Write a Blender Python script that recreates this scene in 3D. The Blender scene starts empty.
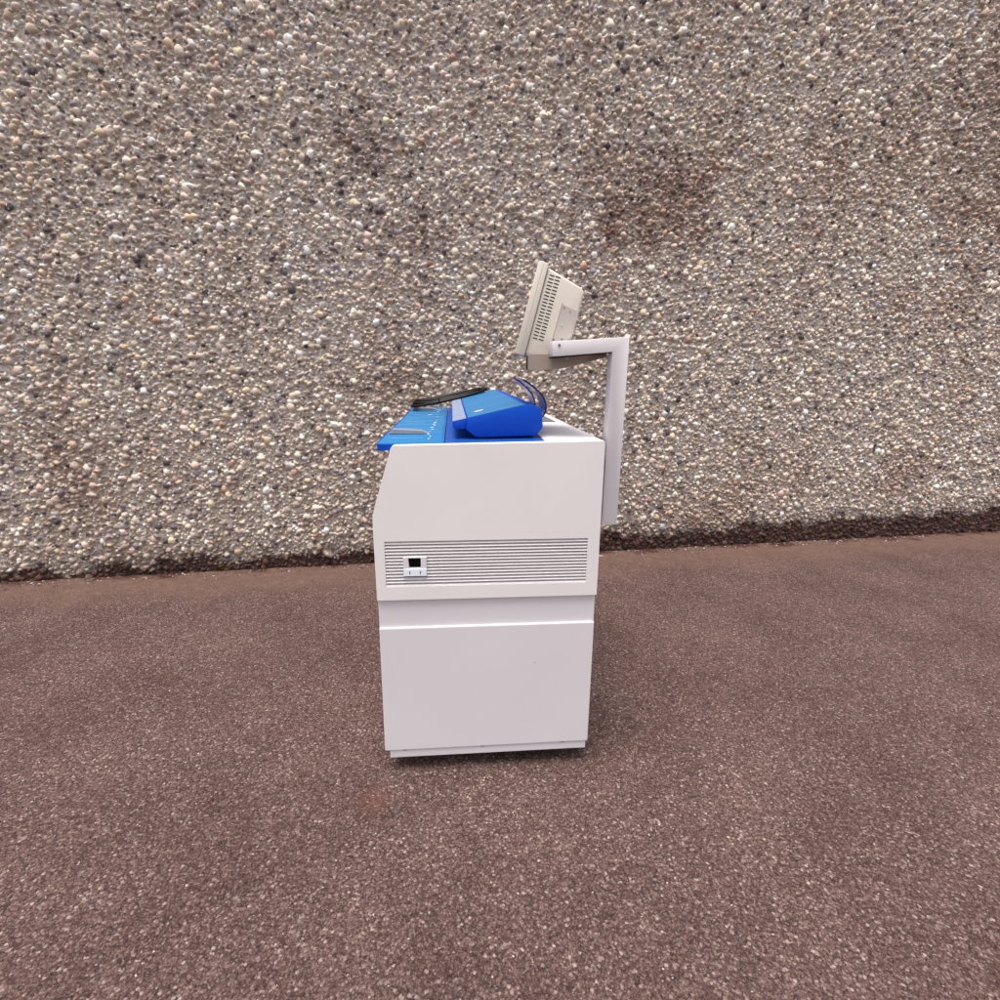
import bpy, bmesh, math, random
import numpy as np
from mathutils import Vector, Matrix
random.seed(7)
rng = np.random.default_rng(11)
scn = bpy.context.scene
col = scn.collection

# ------------------------------------------------------------------ camera
F, PITCH, YAW, ROLL = 530.0, 0.23979, -0.09015, 0.01018
fwd = Vector((-math.sin(YAW)*math.cos(PITCH), math.cos(YAW)*math.cos(PITCH), -math.sin(PITCH)))
rt = Vector((math.cos(YAW), math.sin(YAW), 0)); up = rt.cross(fwd)
r2 = rt*math.cos(ROLL) + up*math.sin(ROLL); u2 = -rt*math.sin(ROLL) + up*math.cos(ROLL)
cam = bpy.data.cameras.new('camera'); cam.sensor_width = 36; cam.sensor_fit = 'HORIZONTAL'
cam.lens = 36*F/1000; cam.clip_end = 300; cam.clip_start = 0.05
co = bpy.data.objects.new('camera', cam); col.objects.link(co)
M4 = Matrix((r2, u2, -fwd)).transposed().to_4x4(); M4.translation = Vector((-0.12766, -1.69136, 1.45))
co.matrix_world = M4
scn.camera = co

# ------------------------------------------------------------------ light
EL, AZ = math.radians(77), math.radians(215)     # bright cloud high up, slightly behind the camera to the left
w = bpy.data.worlds.new('World'); scn.world = w; w.use_nodes = True
nt = w.node_tree; nt.nodes.clear()
sky = nt.nodes.new('ShaderNodeTexSky'); sky.sky_type = 'NISHITA'; sky.sun_disc = False
sky.sun_elevation = EL; sky.sun_rotation = AZ; sky.air_density = 1.2; sky.dust_density = 4.0
hs = nt.nodes.new('ShaderNodeHueSaturation'); hs.inputs['Saturation'].default_value = 0.38
bg = nt.nodes.new('ShaderNodeBackground'); bg.inputs['Strength'].default_value = 0.15
wo = nt.nodes.new('ShaderNodeOutputWorld')
nt.links.new(sky.outputs[0], hs.inputs['Color']); nt.links.new(hs.outputs[0], bg.inputs['Color']); nt.links.new(bg.outputs[0], wo.inputs[0])
sl = bpy.data.lights.new('sun', 'SUN'); sl.energy = 2.1; sl.angle = math.radians(30); sl.color = (1, 0.95, 0.9)
so = bpy.data.objects.new('sun', sl); col.objects.link(so)
sd = Vector((math.sin(AZ)*math.cos(EL), math.cos(AZ)*math.cos(EL), math.sin(EL)))
so.rotation_euler = sd.to_track_quat('Z', 'Y').to_euler()
scn.view_settings.view_transform = 'Standard'; scn.view_settings.look = 'None'
scn.view_settings.exposure = 0.66; scn.view_settings.gamma = 1

# ------------------------------------------------------------------ materials
class NT:
    def __init__(s, name):
        s.m = bpy.data.materials.new(name); s.m.use_nodes = True; s.t = s.m.node_tree
        s.p = s.t.nodes['Principled BSDF']; s.out = s.t.nodes['Material Output']
    def n(s, kind, **kw):
        o = s.t.nodes.new('ShaderNode'+kind)
        for k, v in kw.items():
            if k.startswith('i_'):
                o.inputs[k[2:].replace('_', ' ')].default_value = v
            else: setattr(o, k, v)
        return o
    def l(s, a, b): s.t.links.new(a, b)
    def coord(s): return s.n('TexCoord').outputs['Object']
    def noise(s, vec, scale, detail=4, rough=0.55):
        o = s.n('TexNoise'); o.inputs['Scale'].default_value = scale; o.inputs['Detail'].default_value = detail
        o.inputs['Roughness'].default_value = rough; s.l(vec, o.inputs['Vector']); return o.outputs['Fac']
    def ramp(s, fac, stops):
        o = s.n('ValToRGB'); e = o.color_ramp.elements
        while len(e) < len(stops): e.new(0.5)
        for q, (p, c) in zip(e, stops): q.position = p; q.color = (*c, 1) if len(c) == 3 else c
        s.l(fac, o.inputs[0]); return o.outputs[0]
    def mix(s, fac, a, b, mode='MIX'):
        o = s.n('Mix', data_type='RGBA', blend_type=mode)
        for v, i in ((fac, 0), (a, 6), (b, 7)):
            if hasattr(v, 'links'): s.l(v, o.inputs[i])
            else: o.inputs[i].default_value = v if i == 0 else ((*v, 1) if len(v) == 3 else v)
        return o.outputs[2]
    def math(s, op, a, b=0.0, clamp=False):
        o = s.n('Math', operation=op, use_clamp=clamp)
        for v, i in ((a, 0), (b, 1)):
            if hasattr(v, 'links'): s.l(v, o.inputs[i])
            else: o.inputs[i].default_value = v
        return o.outputs[0]
    def bump(s, h, strength=0.3, dist=0.001):
        o = s.n('Bump'); o.inputs['Strength'].default_value = strength; o.inputs['Distance'].default_value = dist
        s.l(h, o.inputs['Height']); s.l(o.outputs[0], s.p.inputs['Normal']); return o

def paint(name, c, c2=None, rough=0.45, spec=0.5, var=3.0, amount=0.5, bumps=0.08, coat=0.0, metallic=0.0):
    t = NT(name); v = t.coord()
    c2 = c2 or tuple(x*0.93 for x in c)
    n1 = t.noise(v, var, 5); n2 = t.noise(v, 90, 3)
    cc = t.mix(t.ramp(n1, [(0.35, (0, 0, 0)), (0.68, (1, 1, 1))]), c, c2)
    cc = t.mix(t.ramp(n2, [(0.62, (0, 0, 0)), (0.85, (amount*0.25,)*3)]), cc, tuple(x*0.6 for x in c))
    if 'powder' in name:
        mp_ = t.n('Mapping'); mp_.inputs['Scale'].default_value = (2.2, 2.2, 9.0); mp_.inputs['Rotation'].default_value = (0, 0.5, 0); t.l(v, mp_.inputs[0])
        sc_ = t.noise(mp_.outputs[0], 14, 8, 0.75)
        cc = t.mix(t.ramp(sc_, [(0.66, (0, 0, 0)), (0.74, (0.35, 0.35, 0.35))]), cc, (0.50, 0.46, 0.44))
        cc = t.mix(t.ramp(t.noise(v, 1.1, 3), [(0.35, (0.0, 0.0, 0.0)), (0.7, (0.5, 0.5, 0.5))]), cc, tuple(x*y for x, y in zip(c, (0.93, 0.90, 0.93))))
    t.l(cc, t.p.inputs['Base Color'])
    rr = t.n('MapRange'); rr.inputs['To Min'].default_value = rough-0.06; rr.inputs['To Max'].default_value = rough+0.1
    t.l(n1, rr.inputs[0]); t.l(rr.outputs[0], t.p.inputs['Roughness'])
    t.p.inputs['Specular IOR Level'].default_value = spec
    t.p.inputs['Metallic'].default_value = metallic
    t.p.inputs['Coat Weight'].default_value = coat
    t.bump(t.noise(v, 420, 2), bumps, 0.0006)
    return t.m

WHITE = paint('warm_white_powder_coat', (0.79, 0.745, 0.725), (0.75, 0.705, 0.69), 0.5, 0.4)
WHITE2 = paint('shaded_white_powder_coat', (0.69, 0.65, 0.662), (0.655, 0.617, 0.63), 0.5, 0.4)  # same white with shade and a cool sky tint put into the colour
BEIGE = paint('beige_plastic', (0.66, 0.60, 0.52), (0.60, 0.54, 0.47), 0.5, 0.4)
BEIGE2 = paint('darker_beige_plastic', (0.50, 0.45, 0.40), (0.46, 0.41, 0.38), 0.55, 0.4)  # a darker, greyer beige than the housing
TAN = paint('brown_grey_bracket', (0.34, 0.27, 0.23), (0.30, 0.235, 0.20), 0.55, 0.4)
BLUE = paint('blue_plastic', (0.001, 0.058, 0.42), (0.001, 0.052, 0.40), 0.42, 0.18, bumps=0.15)
MID = paint('half_lit_blue_plastic', (0.004, 0.072, 0.35), (0.004, 0.065, 0.32), 0.4, 0.25, bumps=0.15)  # same blue on the flat bed, lightened in the colour for light from above
CYAN = paint('sky_lit_blue_plastic', (0.016, 0.165, 0.38), (0.014, 0.148, 0.35), 0.38, 0.35, bumps=0.15)  # same blue on lid and table, sky light and sheen painted in
CYANL = paint('pale_blue_print', (0.11, 0.36, 0.55), None, 0.4)
GREYB = paint('grey_blue_strip', (0.23, 0.28, 0.40), None, 0.45)
GREY = paint('grey_metal', (0.30, 0.28, 0.29), (0.24, 0.22, 0.23), 0.42, 0.5, var=14)
DKGREY = paint('dark_grey_mesh', (0.13, 0.13, 0.14), None, 0.6)
BLACK = paint('black_rubber', (0.006, 0.004, 0.004), None, 0.5, 0.25)
DARK = paint('dark_interior', (0.01, 0.01, 0.01), None, 0.9, 0.1)
GLASS = paint('dark_screen_glass', (0.012, 0.014, 0.016), None, 0.1)
STEEL = paint('zinc_steel', (0.5, 0.5, 0.5), None, 0.35, metallic=0.9)
LATCH = paint('pale_latch_plastic', (0.80, 0.84, 0.90), None, 0.35)
PRINT = paint('white_print', (0.5, 0.62, 0.70), None, 0.5)
YPRINT = paint('cream_sticker', (0.85, 0.83, 0.62), None, 0.5)
TWIG = paint('pale_wood', (0.60, 0.52, 0.42), None, 0.7)

t = NT('purple_clear_plastic')
t.p.inputs['Base Color'].default_value = (0.10, 0.085, 0.42, 1); t.p.inputs['Roughness'].default_value = 0.18
t.p.inputs['Alpha'].default_value = 0.75
nn = t.noise(t.coord(), 25, 3); t.l(t.ramp(nn, [(0.35, (0.11, 0.11, 0.42)), (0.7, (0.28, 0.35, 0.70))]), t.p.inputs['Base Color'])
PURPLE = t.m
PURPLED = paint('purple_plastic_rim', (0.035, 0.02, 0.13), None, 0.3)

# exposed aggregate: each stone's own colour comes from the mesh, stains and dirt from noise
t = NT('exposed_aggregate')
v = t.coord()
at = t.n('Attribute', attribute_name='stone_colour')
sep = t.n('SeparateXYZ'); t.l(v, sep.inputs[0])
fine = t.noise(v, 260, 3)
c = t.mix(0.55, at.outputs['Color'], t.ramp(fine, [(0.3, (0.55, 0.53, 0.5)), (0.7, (1.25, 1.22, 1.2))]), 'MULTIPLY')
big = t.noise(v, 0.9, 6, 0.65)
c = t.mix(t.ramp(big, [(0.5, (0, 0, 0)), (0.68, (0.6, 0.6, 0.6))]), c, t.mix(1.0, c, (0.66, 0.52, 0.46), 'MULTIPLY'))
# rusty dark weathering patch
def blot(cx, cz, rx, rz, amt):
    dx = t.math('DIVIDE', t.math('SUBTRACT', sep.outputs[0], cx), rx)
    dz = t.math('DIVIDE', t.math('SUBTRACT', sep.outputs[2], cz), rz)
    d = t.math('ADD', t.math('MULTIPLY', dx, dx), t.math('MULTIPLY', dz, dz))
    d = t.math('ADD', d, t.math('MULTIPLY', t.math('SUBTRACT', t.noise(v, 3.2, 5, 0.7), 0.5), 5.0))
    d = t.math('ADD', d, t.math('MULTIPLY', t.math('SUBTRACT', t.noise(v, 22, 4, 0.8), 0.5), 2.6))
    return t.math('MULTIPLY', t.math('SUBTRACT', 1.0, d, True), amt)
for a in ((1.0, 2.6, 0.6, 0.4, .7), (-1.0, 2.85, 0.3, 0.25, .5), (3.9, 3.3, 0.8, 1.1, .5), (-0.75, 1.35, 0.35, 0.22, .4)):
    f = t.math('MINIMUM', blot(*a), 0.8)
    c = t.mix(f, c, t.mix(1.0, c, (0.42, 0.29, 0.25), 'MULTIPLY'))
# soil splashed on the foot of the wall
mp_ = t.n('Mapping'); mp_.inputs['Scale'].default_value = (5.5, 1, 0.45); t.l(v, mp_.inputs[0])
streak = t.ramp(t.noise(mp_.outputs[0], 1.6, 7, 0.7), [(0.50, (0, 0, 0)), (0.72, (0.55, 0.55, 0.55))])
c = t.mix(streak, c, t.mix(1.0, c, (0.62, 0.53, 0.49), 'MULTIPLY'))
h = t.math('SUBTRACT', sep.outputs[2], t.math('MULTIPLY', t.math('SUBTRACT', t.noise(v, 4.0, 5, 0.7), 0.42), 0.36))
h = t.math('SUBTRACT', h, t.math('MULTIPLY', sep.outputs[0], 0.018))
soil = t.ramp(h, [(0.075, (1, 1, 1)), (0.13, (0.35, 0.35, 0.35)), (0.24, (0, 0, 0))])
c = t.mix(soil, c, t.mix(1.0, c, (0.13, 0.075, 0.065), 'MULTIPLY'))
t.l(c, t.p.inputs['Base Color']); t.p.inputs['Roughness'].default_value = 0.72; t.p.inputs['Specular IOR Level'].default_value = 0.35
t.bump(t.noise(v, 320, 4), 0.25, 0.003)
WALL = t.m

# asphalt with exposed grit
t = NT('gritty_asphalt')
v = t.coord(); sep = t.n('SeparateXYZ'); t.l(v, sep.inputs[0])
def vor(scale, feat='F1'):
    o = t.n('TexVoronoi', feature=feat); o.inputs['Scale'].default_value = scale; t.l(v, o.inputs['Vector']); return o
va, vb = vor(135), vor(290)
sa = t.n('SeparateColor'); t.l(va.outputs['Color'], sa.inputs[0]); sb = t.n('SeparateColor'); t.l(vb.outputs['Color'], sb.inputs[0])
ca = t.ramp(sa.outputs[0], [(0, (0.028, 0.016, 0.016)), (0.35, (0.075, 0.044, 0.041)), (0.7, (0.125, 0.080, 0.074)), (0.9, (0.20, 0.145, 0.135)), (0.98, (0.36, 0.30, 0.28)), (1, (0.52, 0.46, 0.43))])
cb = t.ramp(sb.outputs[0], [(0, (0.024, 0.013, 0.013)), (0.5, (0.09, 0.055, 0.051)), (0.85, (0.155, 0.106, 0.098)), (1, (0.32, 0.26, 0.24))])
c = t.mix(0.5, ca, cb)
c = t.mix(0.6, c, t.ramp(va.outputs['Distance'], [(0.25, (1.15, 1.15, 1.15)), (0.75, (0.45, 0.42, 0.42))]), 'MULTIPLY')
c = t.mix(0.8, c, t.ramp(t.noise(v, 1.6, 7, 0.7), [(0.3, (0.72, 0.62, 0.58)), (0.5, (1.08, 0.97, 0.91)), (0.7, (1.40, 1.25, 1.16))]), 'MULTIPLY')
# strip of trodden soil along the wall (wall line: y = 2.305 + 0.0889 x)
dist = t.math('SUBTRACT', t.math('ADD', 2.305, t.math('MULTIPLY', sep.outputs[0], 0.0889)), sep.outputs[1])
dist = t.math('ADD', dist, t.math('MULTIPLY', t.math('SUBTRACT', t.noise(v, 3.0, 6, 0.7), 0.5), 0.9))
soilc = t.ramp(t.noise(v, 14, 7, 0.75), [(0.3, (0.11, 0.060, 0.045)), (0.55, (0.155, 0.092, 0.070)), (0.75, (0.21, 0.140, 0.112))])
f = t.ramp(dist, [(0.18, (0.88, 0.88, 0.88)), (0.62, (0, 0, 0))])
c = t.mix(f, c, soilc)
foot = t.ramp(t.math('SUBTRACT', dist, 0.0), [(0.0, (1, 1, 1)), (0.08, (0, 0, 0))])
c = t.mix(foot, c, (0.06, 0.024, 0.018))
# small rusty stain
dx = t.math('ADD', sep.outputs[0], 0.42); dy = t.math('ADD', sep.outputs[1], 0.12)
dd = t.math('SQRT', t.math('ADD', t.math('MULTIPLY', dx, dx), t.math('MULTIPLY', dy, dy)))
dd = t.math('ADD', dd, t.math('MULTIPLY', t.math('SUBTRACT', t.noise(v, 30, 5, 0.7), 0.5), 0.12))
c = t.mix(t.ramp(dd, [(0.0, (0.3, 0.3, 0.3)), (0.09, (0, 0, 0))]), c, (0.16, 0.055, 0.035))
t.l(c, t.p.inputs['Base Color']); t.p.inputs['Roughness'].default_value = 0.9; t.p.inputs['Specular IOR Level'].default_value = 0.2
hh = t.math('SUBTRACT', 1.0, va.outputs['Distance']); hh = t.math('ADD', hh, t.math('MULTIPLY', t.noise(v, 380, 3), 0.8))
t.bump(hh, 0.8, 0.004)
GROUND = t.m

# ------------------------------------------------------------------ helpers
def link(name, me, mat=None, parent=None, loc=(0, 0, 0)):
    o = bpy.data.objects.new(name, me); col.objects.link(o); o.location = loc
    if mat:
        for m in (mat if isinstance(mat, (list, tuple)) else [mat]): me.materials.append(m)
    if parent: o.parent = parent
    return o
def build(name, bm, mat, parent=None, smooth=False, loc=(0, 0, 0)):
    bmesh.ops.recalc_face_normals(bm, faces=bm.faces)
    me = bpy.data.meshes.new(name); bm.to_mesh(me); bm.free()
    if smooth:
        for p in me.polygons: p.use_smooth = True
        try: me.set_sharp_from_angle(angle=math.radians(40))
        except Exception: pass
    return link(name, me, mat, parent, loc)
def bev(bm, verts, b, seg=2):
    if b <= 0: return
    vs = set(verts)
    ed = [e for e in bm.edges if e.verts[0] in vs and e.verts[1] in vs and len(e.link_faces) == 2 and e.calc_face_angle(0) > 0.25]
    bmesh.ops.bevel(bm, geom=ed, offset=b, segments=seg, profile=0.5, affect='EDGES', clamp_overlap=True)
def box(bm, x0, x1, y0, y1, z0, z1, b=0.0, mi=0):
    n0 = len(bm.verts)
    r = bmesh.ops.create_cube(bm, size=1)['verts']
    for q in r:
        q.co = ((x0+x1)/2+q.co.x*(x1-x0), (y0+y1)/2+q.co.y*(y1-y0), (z0+z1)/2+q.co.z*(z1-z0))
    fs = {f for q in r for f in q.link_faces}
    for f in fs: f.material_index = mi
    bev(bm, r, b)
    return bm
def prism(bm, pts, y0, y1, b=0.0, seg=2):
    a = [bm.verts.new((x, y0, z)) for x, z in pts]; c = [bm.verts.new((x, y1, z)) for x, z in pts]
    n = len(pts); bm.faces.new(a); bm.faces.new(c[::-1])
    for i in range(n): bm.faces.new((a[i], c[i], c[(i+1) % n], a[(i+1) % n]))
    bmesh.ops.recalc_face_normals(bm, faces=bm.faces)
    bev(bm, a+c, b, seg)
    return bm
def round_poly(pts, idx, r, k=5):
    out = []
    n = len(pts)
    for i, p in enumerate(pts):
        if i not in idx: out.append(p); continue
        p = Vector(p); a = Vector(pts[i-1])-p; c = Vector(pts[(i+1) % n])-p
        rr = idx[i] if isinstance(idx, dict) else r
        A = p+a.normalized()*rr; C = p+c.normalized()*rr
        for j in range(k+1):
            s = j/k; q = A*(1-s)**2+p*2*s*(1-s)+C*s*s; out.append((q.x, q.y))
    return out
def plate_hole(bm, outer, hole, y0, y1, b=0.002):
    """flat plate in x/z with a rectangular hole, given thickness"""
    vo = [bm.verts.new((x, y0, z)) for x, z in outer]; vh = [bm.verts.new((x, y0, z)) for x, z in hole]
    es = [bm.edges.new((l[i], l[(i+1) % len(l)])) for l in (vo, vh) for i in range(len(l))]
    r = bmesh.ops.triangle_fill(bm, use_beauty=True, use_dissolve=False, edges=es, normal=(0, -1, 0))
    fs = [f for f in r['geom'] if isinstance(f, bmesh.types.BMFace)]
    e = bmesh.ops.extrude_face_region(bm, geom=fs)
    for q in [g for g in e['geom'] if isinstance(g, bmesh.types.BMVert)]: q.co.y = y1
    bmesh.ops.recalc_face_normals(bm, faces=bm.faces)
    bev(bm, bm.verts[:], b)
    return bm
def tube(bm, pts, r, k=8, closed=False):
    rings = []
    n = len(pts)
    for i, p in enumerate(pts):
        p = Vector(p)
        a = Vector(pts[(i-1) % n] if closed or i else pts[0]); c = Vector(pts[(i+1) % n] if closed or i < n-1 else pts[-1])
        d = (c-a).normalized(); s = d.cross(Vector((0.13, 0.31, 0.94))).normalized(); u = s.cross(d)
        rr = r[i] if isinstance(r, (list, tuple)) else r
        rings.append([bm.verts.new(p+(s*math.cos(6.28318*j/k)+u*math.sin(6.28318*j/k))*rr) for j in range(k)])
    m = n if closed else n-1
    for i in range(m):
        A, B = rings[i], rings[(i+1) % n]
        for j in range(k): bm.faces.new((A[j], A[(j+1) % k], B[(j+1) % k], B[j]))
    if not closed: bm.faces.new(rings[0][::-1]); bm.faces.new(rings[-1])
    return bm
def cyl(bm, c, axis, r, h, k=24):
    c = Vector(c); a = Vector(axis).normalized()
    return tube(bm, [c-a*h/2, c+a*h/2], r, k)
def empty(name, loc, label, cat, group=None):
    o = bpy.data.objects.new(name, None); col.objects.link(o); o.location = loc; o.empty_display_size = 0.1
    o['label'] = label; o['category'] = cat
    if group: o['group'] = group
    return o
def tag(o, label, cat, kind=None):
    o['label'] = label; o['category'] = cat
    if kind: o['kind'] = kind
    return o
N = bmesh.new

# ------------------------------------------------------------------ ground: one sheet
bm = N()
for q in [(-60, -60, 0), (60, -60, 0), (60, 60, 0), (-60, 60, 0)]: bm.verts.new(q)
bm.verts.ensure_lookup_table(); bm.faces.new(bm.verts[:])
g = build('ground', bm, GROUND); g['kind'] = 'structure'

# ------------------------------------------------------------------ exposed aggregate wall
X0, X1, Z0, Z1, ST = -6.6, 7.4, -0.06, 4.9, 0.0045
nx, nz = int((X1-X0)/ST), int((Z1-Z0)/ST)
gx = (X0+np.arange(nx)*ST).astype(np.float32); gz = (Z0+np.arange(nz)*ST).astype(np.float32)
GX, GZ = np.meshgrid(gx, gz)
def vnoise(X, Z, s, seed):
    r = np.random.default_rng(seed); T = r.random((256, 256)).astype(np.float32)
    x = X/s; z = Z/s; xi = np.floor(x).astype(np.int32); zi = np.floor(z).astype(np.int32)
    fx = x-xi; fz = z-zi; fx = fx*fx*(3-2*fx); fz = fz*fz*(3-2*fz)
    a = T[zi & 255, xi & 255]; b = T[zi & 255, (xi+1) & 255]; c = T[(zi+1) & 255, xi & 255]; d = T[(zi+1) & 255, (xi+1) & 255]
    return (a*(1-fx)+b*fx)*(1-fz)+(c*(1-fx)+d*fx)*fz
WX = GX+0.010*(vnoise(GX, GZ, 0.018, 1)-0.5); WZ = GZ+0.010*(vnoise(GX, GZ, 0.018, 2)-0.5)
H = (0.004*vnoise(GX, GZ, 0.05, 3)+0.0055*vnoise(GX, GZ, 0.012, 4)).astype(np.float32)
pal = np.array([(0.50, 0.42, 0.36), (0.60, 0.53, 0.46), (0.44, 0.36, 0.31), (0.68, 0.61, 0.54), (0.36, 0.30, 0.28), (0.30, 0.255, 0.24),
                (0.52, 0.42, 0.30), (0.16, 0.13, 0.13), (0.86, 0.76, 0.70), (0.40, 0.26, 0.20), (0.47, 0.44, 0.44), (0.24, 0.22, 0.27), (0.09, 0.075, 0.08), (0.66, 0.50, 0.46), (0.52, 0.47, 0.33)], dtype=np.float32)
pw = np.array([14, 15, 12, 11, 8, 7, 6, 6, 4.5, 2, 8, 3, 5, 2, 3], dtype=float); pw /= pw.sum()
C = np.zeros((nz, nx, 3), np.float32); mort = np.array((0.42, 0.36, 0.315), np.float32)
C[:] = mort*(0.75+0.5*vnoise(GX, GZ, 0.01, 5))[..., None]
def layer(cell, rmin, rmax, prob, hmin, hmax, sink, seed):
    global H, C
    r = np.random.default_rng(seed); K = 1024
    jx = r.random((K, K)).astype(np.float32); jz = r.random((K, K)).astype(np.float32)
    rad = (rmin+(rmax-rmin)*r.random((K, K))**1.6).astype(np.float32)
    rad[r.random((K, K)) > prob] = 0
    asp = (0.62+0.38*r.random((K, K))).astype(np.float32); ang = (r.random((K, K))*3.1416).astype(np.float32)
    hh = (hmin+(hmax-hmin)*r.random((K, K))).astype(np.float32)
    cc = pal[r.choice(len(pal), (K, K), p=pw)]*(0.80+0.85*r.random((K, K, 1)).astype(np.float32))*np.array((1.01, 0.985, 0.955), np.float32); cc = np.minimum(cc, 0.86)
    tx = (r.random((K, K)).astype(np.float32)-0.5)*0.9; tz = (r.random((K, K)).astype(np.float32)-0.5)*0.9
    ci = np.floor(WX/cell).astype(np.int32); cj = np.floor(WZ/cell).astype(np.int32)
    for di in (-1, 0, 1):
        for dj in (-1, 0, 1):
            a = (ci+di) % K; b = (cj+dj) % K
            dx = WX-(ci+di+jx[b, a])*cell; dz = WZ-(cj+dj+jz[b, a])*cell
            ca, sa_ = np.cos(ang[b, a]), np.sin(ang[b, a]); R = rad[b, a]
            R1 = np.maximum(R, 1e-5)
            e = ((dx*ca+dz*sa_)/R1)**2+((-dx*sa_+dz*ca)/(R1*asp[b, a]))**2
            hz = np.sqrt(np.clip(1-e, 0, 1))**0.8*hh[b, a]*(1+0.35*(tx[b, a]*dx+tz[b, a]*dz)/R1)-sink
            m = (e < 1) & (R > 0) & (hz > H)
            H = np.where(m, hz, H); C[m] = cc[b, a][m]
layer(0.019, 0.004, 0.010, 0.85, 0.005, 0.009, 0.0, 21)
layer(0.030, 0.009, 0.016, 0.86, 0.010, 0.016, 0.0, 22)
layer(0.052, 0.015, 0.030, 0.68, 0.013, 0.022, 0.0, 23)
V = np.empty((nz*nx, 3), np.float32); V[:, 0] = GX.ravel(); V[:, 1] = -H.ravel()*1.5; V[:, 2] = GZ.ravel()
ii = (np.arange(nz-1)[:, None]*nx+np.arange(nx-1)[None, :]).ravel().astype(np.int32)
Fq = np.stack([ii, ii+1, ii+1+nx, ii+nx], 1).ravel()
me = bpy.data.meshes.new('pebble_face')
me.vertices.add(len(V)); me.vertices.foreach_set('co', V.ravel())
me.loops.add(len(Fq)); me.loops.foreach_set('vertex_index', Fq)
me.polygons.add(len(ii)); me.polygons.foreach_set('loop_start', np.arange(0, len(Fq), 4, dtype=np.int32))
try: me.polygons.foreach_set('loop_total', np.full(len(ii), 4, np.int32))
except Exception: pass
me.polygons.foreach_set('use_smooth', np.ones(len(ii), bool))
at = me.color_attributes.new('stone_colour', 'FLOAT_COLOR', 'POINT')
at.data.foreach_set('color', np.concatenate([C.reshape(-1, 3), np.ones((nz*nx, 1), np.float32)], 1).ravel().astype(np.float32))
me.update(calc_edges=True)
del V, Fq, C, H, GX, GZ, WX, WZ
wall = empty('aggregate_wall', (0.33, 2.334, 0), 'tall wall of rough exposed beige and grey pebbles, stained dark at its foot', 'wall')
wall.rotation_euler.z = math.atan(0.0889)
link('pebble_face', me, WALL, wall)
bm = N(); box(bm, X0, X1-ST, 0.004, 0.22, Z0, Z1-ST)
CONC = paint('plain_concrete', (0.33, 0.29, 0.26), (0.27, 0.235, 0.21), 0.85)
build('wall_slab', bm, CONC, wall)

# ------------------------------------------------------------------ loose grit on the ground
bm = N()
def chip(x, y, s, mi):
    n = [Vector((random.gauss(0, 1), random.gauss(0, 1), random.gauss(0, 1))).normalized() for _ in range(7)]
    vs = [bm.verts.new((x+q.x*s, y+q.y*s*random.uniform(.6, 1), max(0.0005, s*0.35+q.z*s*0.6))) for q in n]
    try:
        r = bmesh.ops.convex_hull(bm, input=vs)
        for e in r['geom']:
            if isinstance(e, bmesh.types.BMFace): e.material_index = mi
    except Exception: pass
for _ in range(4200):
    x = random.uniform(-2.4, 2.6); y = random.uniform(-1.1, 2.15)
    chip(x, y, random.choice((.0018, .0022, .003, .003, .004)), random.choice((0, 0, 1, 1, 2, 2, 2)))
for _ in range(900):
    x = random.uniform(-3.5, 4.5); y = 2.27+0.0889*x-abs(random.gauss(0, 0.05))
    chip(x, y, random.uniform(.003, .010), random.choice((0, 1, 2, 2, 2)))
gm = [paint('pale_grit', (0.50, 0.44, 0.40), None, 0.8), paint('tan_grit', (0.30, 0.22, 0.18), None, 0.8), paint('brown_grit', (0.14, 0.085, 0.07), None, 0.8)]
gr = build('gravel', bm, gm); tag(gr, 'fine pale grit scattered over the reddish brown asphalt', 'gravel', 'stuff')

# ------------------------------------------------------------------ cabinet
cab = empty('scanner_cabinet', (0, 0.87, 0), 'tall off white metal cabinet on castors with a louvred side and blue top', 'cabinet')
def part(name, bm, mat, parent=None, smooth=False):
    o = build(name, bm, mat, smooth=smooth); p = parent or cab
    o.parent = p
    # keep world place: parents are unrotated empties or parts at their thing's base
    b = p
    off = Vector((0, 0, 0))
    while b: off += b.location; b = b.parent
    o.location = -off
    return o
def zt(x): return 1.2245+0.0137*x           # the top falls slightly to the front
D = 1.76
side = round_poly([(-0.322, 1.215), (0.369, 1.229), (0.369, 0.688), (-0.389, 0.688), (-0.392, 0.985)], {0: 0.012, 1: 0.006, 4: 0.03}, 0)
gl = (-0.357, 0.328, 0.737, 0.897)
bm = N(); plate_hole(bm, side, [(gl[0], gl[2]), (gl[1], gl[2]), (gl[1], gl[3]), (gl[0], gl[3])], 0.0, 0.032, 0.0036)
hood = part('side_hood', bm, WHITE)
bm = N(); prism(bm, side, D-0.032, D, 0.0028); part('side_hood', bm, WHITE)
# louvred grille
bm = N()
n = 14; p = (gl[3]-gl[2])/n
lx0, lx1 = -0.2975, -0.2195           # latch cut-out
lz0, lz1 = 0.774, 0.842
def blade(bm, x0, x1, zb):
    # outer lip at the bottom, leaning back to the top; opening above it
    pts = [(0.0015, zb), (0.0015, zb+0.0025), (0.0105, zb+p*0.56), (0.013, zb+p*0.56), (0.006, zb)]
    a = [bm.verts.new((x0, y, z)) for y, z in pts]; c = [bm.verts.new((x1, y, z)) for y, z in pts]
    bm.faces.new(a); bm.faces.new(c[::-1])
    for i in range(5): bm.faces.new((a[i], c[i], c[(i+1) % 5], a[(i+1) % 5]))
for k in range(n):
    zb = gl[2]+k*p+0.0005
    if zb+p > lz0+0.002 and zb < lz1-0.004: blade(bm, gl[0], lx0+0.001, zb); blade(bm, lx1-0.001, gl[1], zb)
    else: blade(bm, gl[0], gl[1], zb)
gril = part('vent_grille', bm, WHITE)
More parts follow.
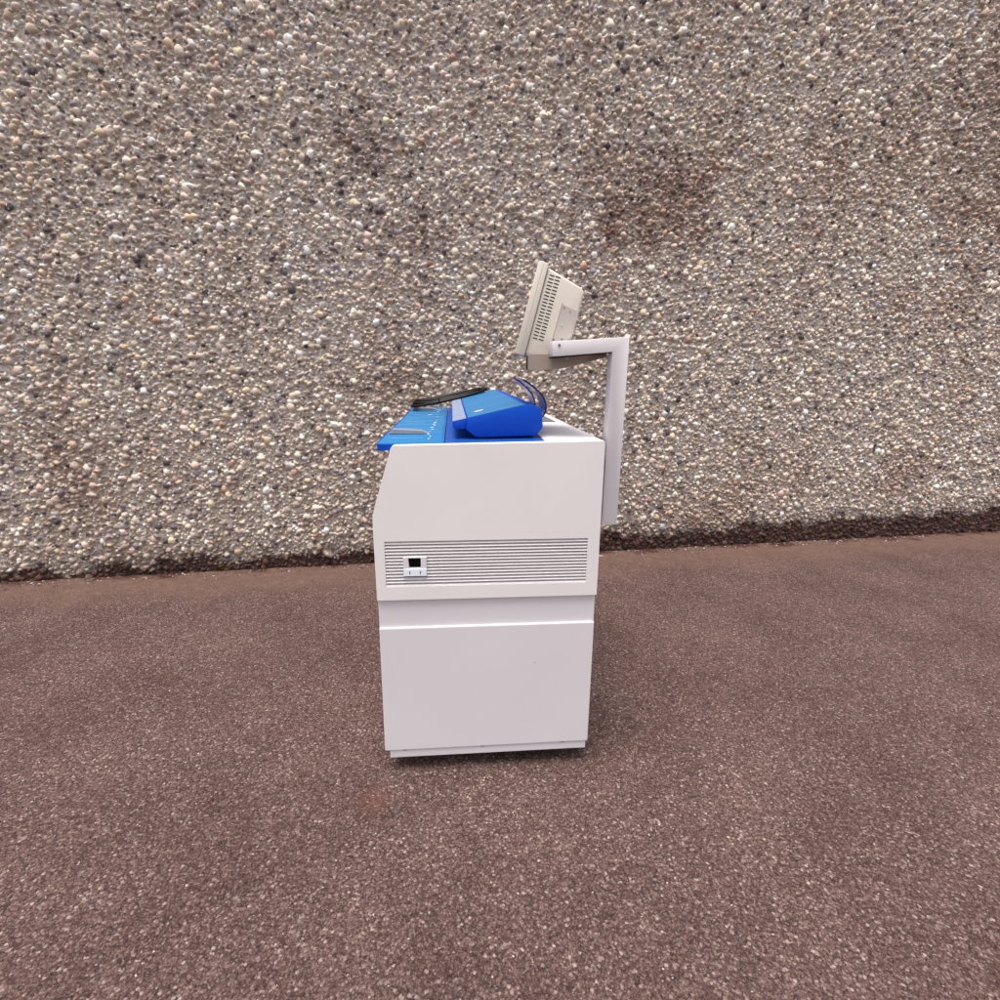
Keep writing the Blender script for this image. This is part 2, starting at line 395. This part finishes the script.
bm = N(); box(bm, gl[0]-0.004, gl[1]+0.004, 0.034, 0.038, gl[2]-0.004, gl[3]+0.004); part('grille_dark_back', bm, DARK, gril)  # near-black sheet: the dark between the slats put into its colour as shade
# latch with a dark finger opening and two small marks
ox0, ox1, oz0, oz1 = -0.281, -0.239, 0.802, 0.838
bm = N(); plate_hole(bm, [(lx0, lz0), (lx1, lz0), (lx1, lz1), (lx0, lz1)], [(ox0+.003, oz0), (ox1, oz0), (ox1, oz1), (ox0, oz1)], -0.0015, 0.012, 0.001)
lat = part('latch_plate', bm, WHITE2, gril)
bm = N(); box(bm, lx0+0.001, lx1-0.001, -0.0035, -0.0016, lz0+0.001, 0.8005, 0.0006); part('latch_strip', bm, LATCH, gril)
bm = N(); box(bm, ox0-0.002, ox1+0.002, 0.026, 0.030, oz0-.002, oz1+.002); part('latch_opening', bm, DARK, gril)
for xx in (-0.276, -0.241):
    bm = N(); box(bm, xx-0.0014, xx+0.0014, -0.0042, -0.0034, 0.783, 0.793); part('latch_mark', bm, BLACK, gril)

# recessed band and door below the hood
for (a, b_, s) in ((0.011, 0.03, 1), (D-0.03, D-0.011, -1)):
    bm = N(); box(bm, -0.387, 0.366, a, b_, 0.560, 0.6885); part('recessed_band', bm, WHITE2)
for (a, b_) in ((0.002, 0.030), (D-0.030, D-0.002)):
    bm = N(); box(bm, -0.387, 0.367, a, b_, 0.0935, 0.5835, 0.0035)
    part('lower_panel', bm, WHITE2)
for xx, zz in ((-0.315, 0.0925), (0.27, 0.0925), (-0.03, 0.0925)):
    bm = N(); box(bm, xx-0.006, xx+0.006, 0.0045, 0.0075, zz-0.002, zz+0.0008); part('panel_clip', bm, DKGREY)
bm = N(); cyl(bm, (0.158, 0.0017, 0.432), (0, 1, 0), 0.0022, 0.001, 7); part('paint_chip', bm, GREY)
bm = N(); box(bm, -0.369, 0.3605, 0.007, D-0.007, 0.060, 0.0925, 0.002); part('plinth', bm, WHITE2)
# body shell behind the side panels, front doors, back
bm = N(); prism(bm, [(-0.30, 1.185), (0.352, 1.19), (0.352, 0.094), (-0.376, 0.094), (-0.376, 0.98)], 0.040, D-0.040, 0.0)
part('carcass', bm, WHITE)
bm = N()
fp = [(-0.322, 1.185), (-0.310, 1.185), (-0.379, 0.985), (-0.391, 0.985)]
prism(bm, fp, 0.034, D-0.034, 0.0015); part('front_fascia', bm, WHITE)
for y0, y1 in ((0.034, D/2-0.002), (D/2+0.002, D-0.034)):
    bm = N(); box(bm, -0.3905, -0.3775, y0, y1, 0.692, 0.982, 0.002); part('front_drawer', bm, WHITE)
    bm = N(); box(bm, -0.3845, -0.3775, y0, y1, 0.096, 0.684, 0.002); dd_ = part('front_door', bm, WHITE2)
    bm = N(); box(bm, -0.4, -0.3846, (y0+y1)/2-0.07, (y0+y1)/2+0.07, 0.60, 0.618, 0.003); part('door_handle', bm, GREY, dd_)
bm = N(); box(bm, 0.3525, 0.366, 0.034, D-0.034, 0.096, 1.222, 0.002); part('back_panel', bm, WHITE)

# top: blue paper bed at the front, white cover at the back
def slab(bm, x0, x1, y0, y1, dz, th, b=0.0015):
    a = [(x0, zt(x0)+dz), (x1, zt(x1)+dz), (x1, zt(x1)+dz-th), (x0, zt(x0)+dz-th)]
    return prism(bm, a, y0, y1, b)
bm = N(); slab(bm, 0.178, 0.367, 0.033, D-0.033, 0.0, 0.03, 0.003); top = part('top_cover', bm, WHITE, smooth=True)
bm = N(); slab(bm, 0.182, 0.330, 0.655, 1.45, 0.0025, 0.002, 0.0); part('exit_mat', bm, DKGREY, top)
bm = N(); slab(bm, -0.153, 0.176, 0.034, D-0.034, -0.002, 0.03); part('scanner_bed', bm, MID)
bm = N(); slab(bm, -0.370, -0.156, 0.034, D-0.045, 0.0, 0.022, 0.003); tray = part('feed_table', bm, CYAN, smooth=True)
bm = N(); box(bm, -0.3708, -0.316, 0.0325, 0.046, zt(-.37)-0.0245, zt(-.37)-0.003, 0.002); part('table_end', bm, BLUE, tray)
bm = N(); box(bm, -0.3725, -0.3695, 0.05, D-0.05, zt(-.37)-0.0215, zt(-.37)+0.0008, 0.0008); part('front_trim', bm, BLUE, tray)
# size lines and printed scale on the feed table
for yy, xa, xb in ((0.15, -0.35, -0.23), (0.33, -0.345, -0.17), (0.40, -0.30, -0.18), (0.47, -0.345, -0.235), (0.60, -0.360, -0.185), (0.68, -0.33, -0.25), (0.77, -0.358, -0.22), (0.88, -0.36, -0.28), (0.98, -0.36, -0.18), (1.12, -0.33, -0.2), (1.25, -0.36, -0.20), (1.38, -0.29, -0.18), (1.52, -0.36, -0.18)):
    bm = N(); slab(bm, xa, xb, yy, yy+0.006+0.006*yy, 0.0007, 0.0006, 0); part('size_line', bm, CYANL, tray)
for yy, xx, s in ((0.12, -0.209, .004), (0.187, -0.207, .004), (0.25, -0.216, .005), (0.335, -0.213, .003), (0.42, -0.207, .005), (0.49, -0.212, .007), (0.56, -0.204, .004), (0.62, -0.206, .007),
                  (0.70, -0.205, .008), (0.79, -0.203, .003), (1.0, -0.203, .003), (1.12, -0.245, .012), (1.33, -0.206, .007), (1.43, -0.203, .009), (1.55, -0.2, .004)):
    bm = N(); slab(bm, xx-s*0.8, xx+s*0.8, yy-0.006-s*0.6, yy+0.006+s*0.6, 0.0012, 0.0006, 0); part('scale_mark', bm, PRINT, tray)
bm = N(); slab(bm, -0.1635, -0.1615, 0.036, D-0.05, 0.0009, 0.0006, 0); part('table_seam', bm, BLUE, tray)
for yy, k in ((0.262, 1), (1.46, 0.9)):
    bm = N(); zz = zt(-.3)+0.001
    prism(bm, [(-0.360, zz), (-0.347, zz+0.0185*k), (-0.242, zz+0.0135*k), (-0.212, zz+0.0008)], yy, yy+0.032, 0.0015)
    gd = part('paper_guide', bm, GREY, tray)
bm = N(); box(bm, -0.362, -0.335, D-0.046, D-0.036, 1.2, 1.219, 0.001); part('end_stop', bm, WHITE, tray)
# castors
for cx in (-0.30, 0.29):
    for cy in (0.12, D-0.12):
        bm = N(); box(bm, cx-0.03, cx+0.03, cy-0.03, cy+0.03, 0.056, 0.061, 0.001)
        for s in (-1, 1): box(bm, cx-0.014, cx+0.014, cy+s*0.014-0.0015, cy+s*0.014+0.0015, 0.018, 0.056, 0.0005)
        cs = part('castor', bm, STEEL)
        bm = N(); cyl(bm, (cx, cy, 0.024), (0, 1, 0), 0.024, 0.02); part('wheel', bm, BLACK, cs, smooth=True)

# monitor arm: square tube post on the back of the cabinet, cantilever to the front
PY0, PY1 = 0.040, 0.092
bm = N()
arm = [(0.3845, 0.932), (0.4385, 0.932), (0.4415, 1.559), (0.189, 1.541), (0.193, 1.494), (0.3875, 1.511)]
prism(bm, arm, PY0, PY1, 0.0025)
armo = part('monitor_arm', bm, WHITE2, smooth=True)
for zz in (0.97, 1.13):
    bm = N(); box(bm, 0.3665, 0.3845, 0.05, 0.082, zz, zz+0.03, 0.001); part('arm_spacer', bm, DARK, armo)
bm = N(); prism(bm, [(0.190, 1.4935), (0.3875, 1.5105), (0.3865, 1.5075), (0.190, 1.489)], PY0+0.003, PY1-0.003); part('arm_underside_shade', bm, DARK, armo)  # dark strip that paints the shade under the arm
bm = N(); cyl(bm, (0.213, PY0-0.001, 1.530), (0, 1, 0), 0.0042, 0.004, 12); part('bolt', bm, DKGREY, armo)
bm = N(); cyl(bm, (0.240, PY0+0.006, 1.489), (0, 1, 0), 0.0035, 0.006, 12); part('bolt', bm, DKGREY, armo)
bm = N(); prism(bm, [(0.118, 1.503), (0.116, 1.452), (0.187, 1.453), (0.251, 1.460), (0.349, 1.486), (0.384, 1.497), (0.384, 1.509)], 0.1005, 0.112, 0.001)
prism(bm, [(0.118, 1.4565), (0.116, 1.4525), (0.187, 1.4535), (0.349, 1.4865), (0.349, 1.491)], 0.1125, 0.40, 0.0)
prism(bm, [(0.384, 1.497), (0.384, 1.512), (0.33, 1.507), (0.33, 1.482)], 0.0921, 0.1004, 0)
part('support_bracket', bm, TAN, armo)
bm = N(); box(bm, 0.117, 0.121, 0.098, 0.1004, 1.4535, 1.498); part('bracket_seam', bm, DARK, armo)

# ------------------------------------------------------------------ wide format scanner on the bed
sc = empty('document_scanner', (0.03, 0.8, zt(0)), 'wide wedge shaped blue scanner lying across the cabinet top', 'scanner')
SY0, SY1 = 0.105, 1.52
prof = round_poly([(-0.077, 1.292), (0.124, 1.339), (0.171, 1.332), (0.180, 1.262), (0.156, 1.2345), (-0.049, 1.2285), (-0.083, 1.256)],
                  {1: 0.012, 2: 0.014, 3: 0.010, 4: 0.008, 5: 0.010}, 0)
bm = N(); prism(bm, prof, SY0, SY1, 0.0025); part('body', bm, BLUE, sc, smooth=True)
bm = N(); prism(bm, [(-0.0775, 1.2905), (-0.0835, 1.2555), (-0.115, 1.2550), (-0.127, 1.262), (-0.128, 1.2798)], SY0+0.012, SY1-0.01, 0.0018); part('front_lip', bm, BLUE, sc, smooth=True)
bm = N(); prism(bm, [(-0.128, 1.2802), (-0.082, 1.2908), (-0.082, 1.2930), (-0.128, 1.2824)], SY0+0.014, SY1-0.012, 0.0006); part('feed_strip', bm, GREYB, sc)
bm = N(); prism(bm, [(-0.0765, 1.2932), (0.118, 1.3387), (0.118, 1.3402), (-0.0765, 1.2947)], SY0+0.004, SY1-0.004, 0.0006); part('top_lid', bm, CYAN, sc)
f = lambda x: 1.2947+(x+0.0765)*0.2339
for (a, b_, y0, y1) in ((-0.048, -0.016, 0.262, 0.284),):
    bm = N(); prism(bm, [(a, f(a)), (b_, f(b_)), (b_, f(b_)+0.0012), (a, f(a)+0.0012)], y0, y1); part('sticker', bm, YPRINT, sc)
for xx in (-0.03, 0.14):
    for yy in (SY0+0.04, SY1-0.06):
        bm = N(); cyl(bm, (xx, yy, (zt(xx)+1.2325)/2-0.001), (0, 0, 1), 0.012, 1.234-zt(xx)+0.002, 16); part('foot', bm, BLACK, sc)
# curved paper return guides of clear purple plastic
def guide(y0, y1, pts):
    P = [Vector((x, 0, z)) for x, z in pts]
    for _ in range(2):
        Q = [P[0]]
        for a, b_ in zip(P, P[1:]): Q += [a*0.75+b_*0.25, a*0.25+b_*0.75]
        P = Q+[P[-1]]
    bm = N(); rows = []
    for q in P: rows.append((bm.verts.new((q.x, y0, q.z)), bm.verts.new((q.x, y1, q.z))))
    for a, b_ in zip(rows, rows[1:]): bm.faces.new((a[0], a[1], b_[1], b_[0]))
    fs = bm.faces[:]
    bmesh.ops.recalc_face_normals(bm, faces=fs)
    bmesh.ops.solidify(bm, geom=fs, thickness=0.0015)
    o = part('paper_return_guide', bm, PURPLE, sc, smooth=True)
    for yy in (y0,):
        bm = N(); tube(bm, [Vector((q.x, yy, q.z)) for q in P], 0.0034, 6)
        part('guide_rim', bm, PURPLED, o, smooth=True)
guide(0.35, 0.51, [(0.140, 1.417), (0.171, 1.398), (0.198, 1.376), (0.220, 1.353), (0.231, 1.326), (0.231, 1.296), (0.214, 1.272), (0.183, 1.262)])
guide(0.66, 0.84, [(0.138, 1.422), (0.170, 1.402), (0.202, 1.372), (0.226, 1.346), (0.236, 1.316), (0.236, 1.290), (0.214, 1.268), (0.183, 1.262)])

# ------------------------------------------------------------------ coil of cable
bm = N(); A = Vector((-0.358, 1.44, 1.260)); B = Vector((0.052, 1.44, 1.343)); mid = (A+B)/2; ax = (B-A)/2
turns = 4; pts = []
for i in range(turns*48+1):
    a = i/48*2*math.pi; k = i/48
    wob = 0.012*math.sin(a*0.7+1)+0.006*math.sin(k*5)
    r = 1-0.035*(i/48)+0.03*math.sin(k*2.1)
    s = math.copysign(abs(math.sin(a))**0.8, math.sin(a))
    pts.append(mid+ax*math.cos(a)*r+Vector((0, 0.10*s*(1-0.05*k), 0.006*math.sin(a)+0.0050*(k-2)+0.005*math.sin(a*1.3+k)-0.008*math.sin(a)**2)))
tube(bm, pts, 0.0085, 8)
cb_ = build('power_cable', bm, BLACK, smooth=True); tag(cb_, 'coiled black power cable lying at the far end of the blue cabinet top', 'cable')
# plug end and a tie round the bundle are parts of the cable
bm = N(); e = pts[-1]; tube(bm, [e, e+Vector((0.012, 0.004, 0.001)), e+Vector((0.045, 0.012, 0.0))], [0.006, 0.011, 0.010], 10)
pl = build('plug', bm, BLACK, cb_, smooth=True)
bm = N(); c0 = mid+ax*-0.25+Vector((0, -0.092, -0.008))
tube(bm, [c0+Vector((0, 0.014*math.cos(q), 0.017*math.sin(q))) for q in [i*math.pi/6 for i in range(12)]], 0.0025, 6, True); build('cable_tie', bm, BLACK, cb_, smooth=True)

# ------------------------------------------------------------------ monitor
mon = empty('monitor', (0.080, 0.125, 1.506), 'small beige monitor tilted back, held by the white arm', 'monitor')
mon.rotation_euler = (Matrix.Rotation(math.radians(-10), 3, 'Z') @ Matrix.Rotation(math.radians(14.2), 3, 'Y')).to_euler()
MW = 0.37
def mp(name, bm, mat, parent=None, smooth=False): return build(name, bm, mat, parent or mon, smooth)
bm = N()
# bezel ring round the screen
for (y0, y1, w0, w1) in ((0, 0.028, 0, 0.295), (MW-0.028, MW, 0, 0.295)): box(bm, 0, 0.034, y0, y1, w0, w1, 0.0035)
for (w0, w1) in ((0.0, 0.036), (0.27, 0.295)): box(bm, 0.0005, 0.0335, 0.0255, MW-0.0255, w0+0.0004, w1-0.0004, 0.003)
bz = mp('bezel', bm, BEIGE, smooth=True)
bm = N(); box(bm, 0.012, 0.020, 0.027, MW-0.027, 0.034, 0.272); mp('screen', bm, GLASS, bz)
bm = N(); box(bm, 0.0165, 0.0175, -0.0006, 0.002, 0.004, 0.291); mp('bezel_seam', bm, BEIGE2, bz)
hp = round_poly([(0.0345, 0.283), (0.156, 0.250), (0.168, 0.238), (0.1695, 0.090), (0.112, 0.014), (0.0345, 0.006)], {1: 0.005, 2: 0.006, 3: 0.01, 4: 0.012}, 0)
bm = N(); prism(bm, hp, 0.007, MW-0.007, 0.006, 3); hs_ = mp('housing', bm, BEIGE, smooth=True)
# vent slots on both sides, then a plate in a darker beige on the rear half
for yy in ((0.0064, 0.0085), (MW-0.0085, MW-0.0064)):
    bm = N()
    for k in range(20):
        w_ = 0.062+k*0.0105
        for (a, b_) in ((0.0455, 0.0615), (0.0655, 0.0815)):
            q = [(a, w_), (b_, w_-0.001), (b_, w_+0.0022), (a, w_+0.0032)]
            vs0 = [bm.verts.new((x, yy[0], z)) for x, z in q]; vs1 = [bm.verts.new((x, yy[1], z)) for x, z in q]
            bm.faces.new(vs0); bm.faces.new(vs1[::-1])
            for i in range(4): bm.faces.new((vs0[i], vs1[i], vs1[(i+1) % 4], vs0[(i+1) % 4]))
    mp('vent_slots', bm, DARK, hs_)
bm = N(); prism(bm, [(0.111, 0.1885), (0.1605, 0.180), (0.1655, 0.094), (0.115, 0.027), (0.111, 0.027)], 0.0050, 0.0074, 0.0006); mp('side_plate', bm, BEIGE2, hs_)
bm = N(); box(bm, 0.1085, 0.1100, 0.0060, 0.0072, 0.018, 0.190); mp('plate_seam', bm, TAN, hs_)
for (u_, w_, m_) in ((0.118, 0.180, TAN), (0.141, 0.172, TAN), (0.126, 0.125, PRINT), (0.113, 0.075, DKGREY), (0.139, 0.082, DKGREY), (0.103, 0.0, None)):
    if m_: bm = N(); cyl(bm, (u_, 0.0042, w_), (0, 1, 0), 0.0028, 0.0016, 10); mp('screw', bm, m_, hs_)

# ------------------------------------------------------------------ twig at the foot of the wall
bm = N(); tube(bm, [(0.985, 2.285, 0.028), (1.0, 2.27, 0.014), (1.03, 2.262, 0.007), (1.065, 2.258, 0.006)], [0.004, 0.006, 0.006, 0.003], 8)
tag(build('twig', bm, TWIG, smooth=True), 'short pale twig on the ground at the foot of the wall', 'twig')
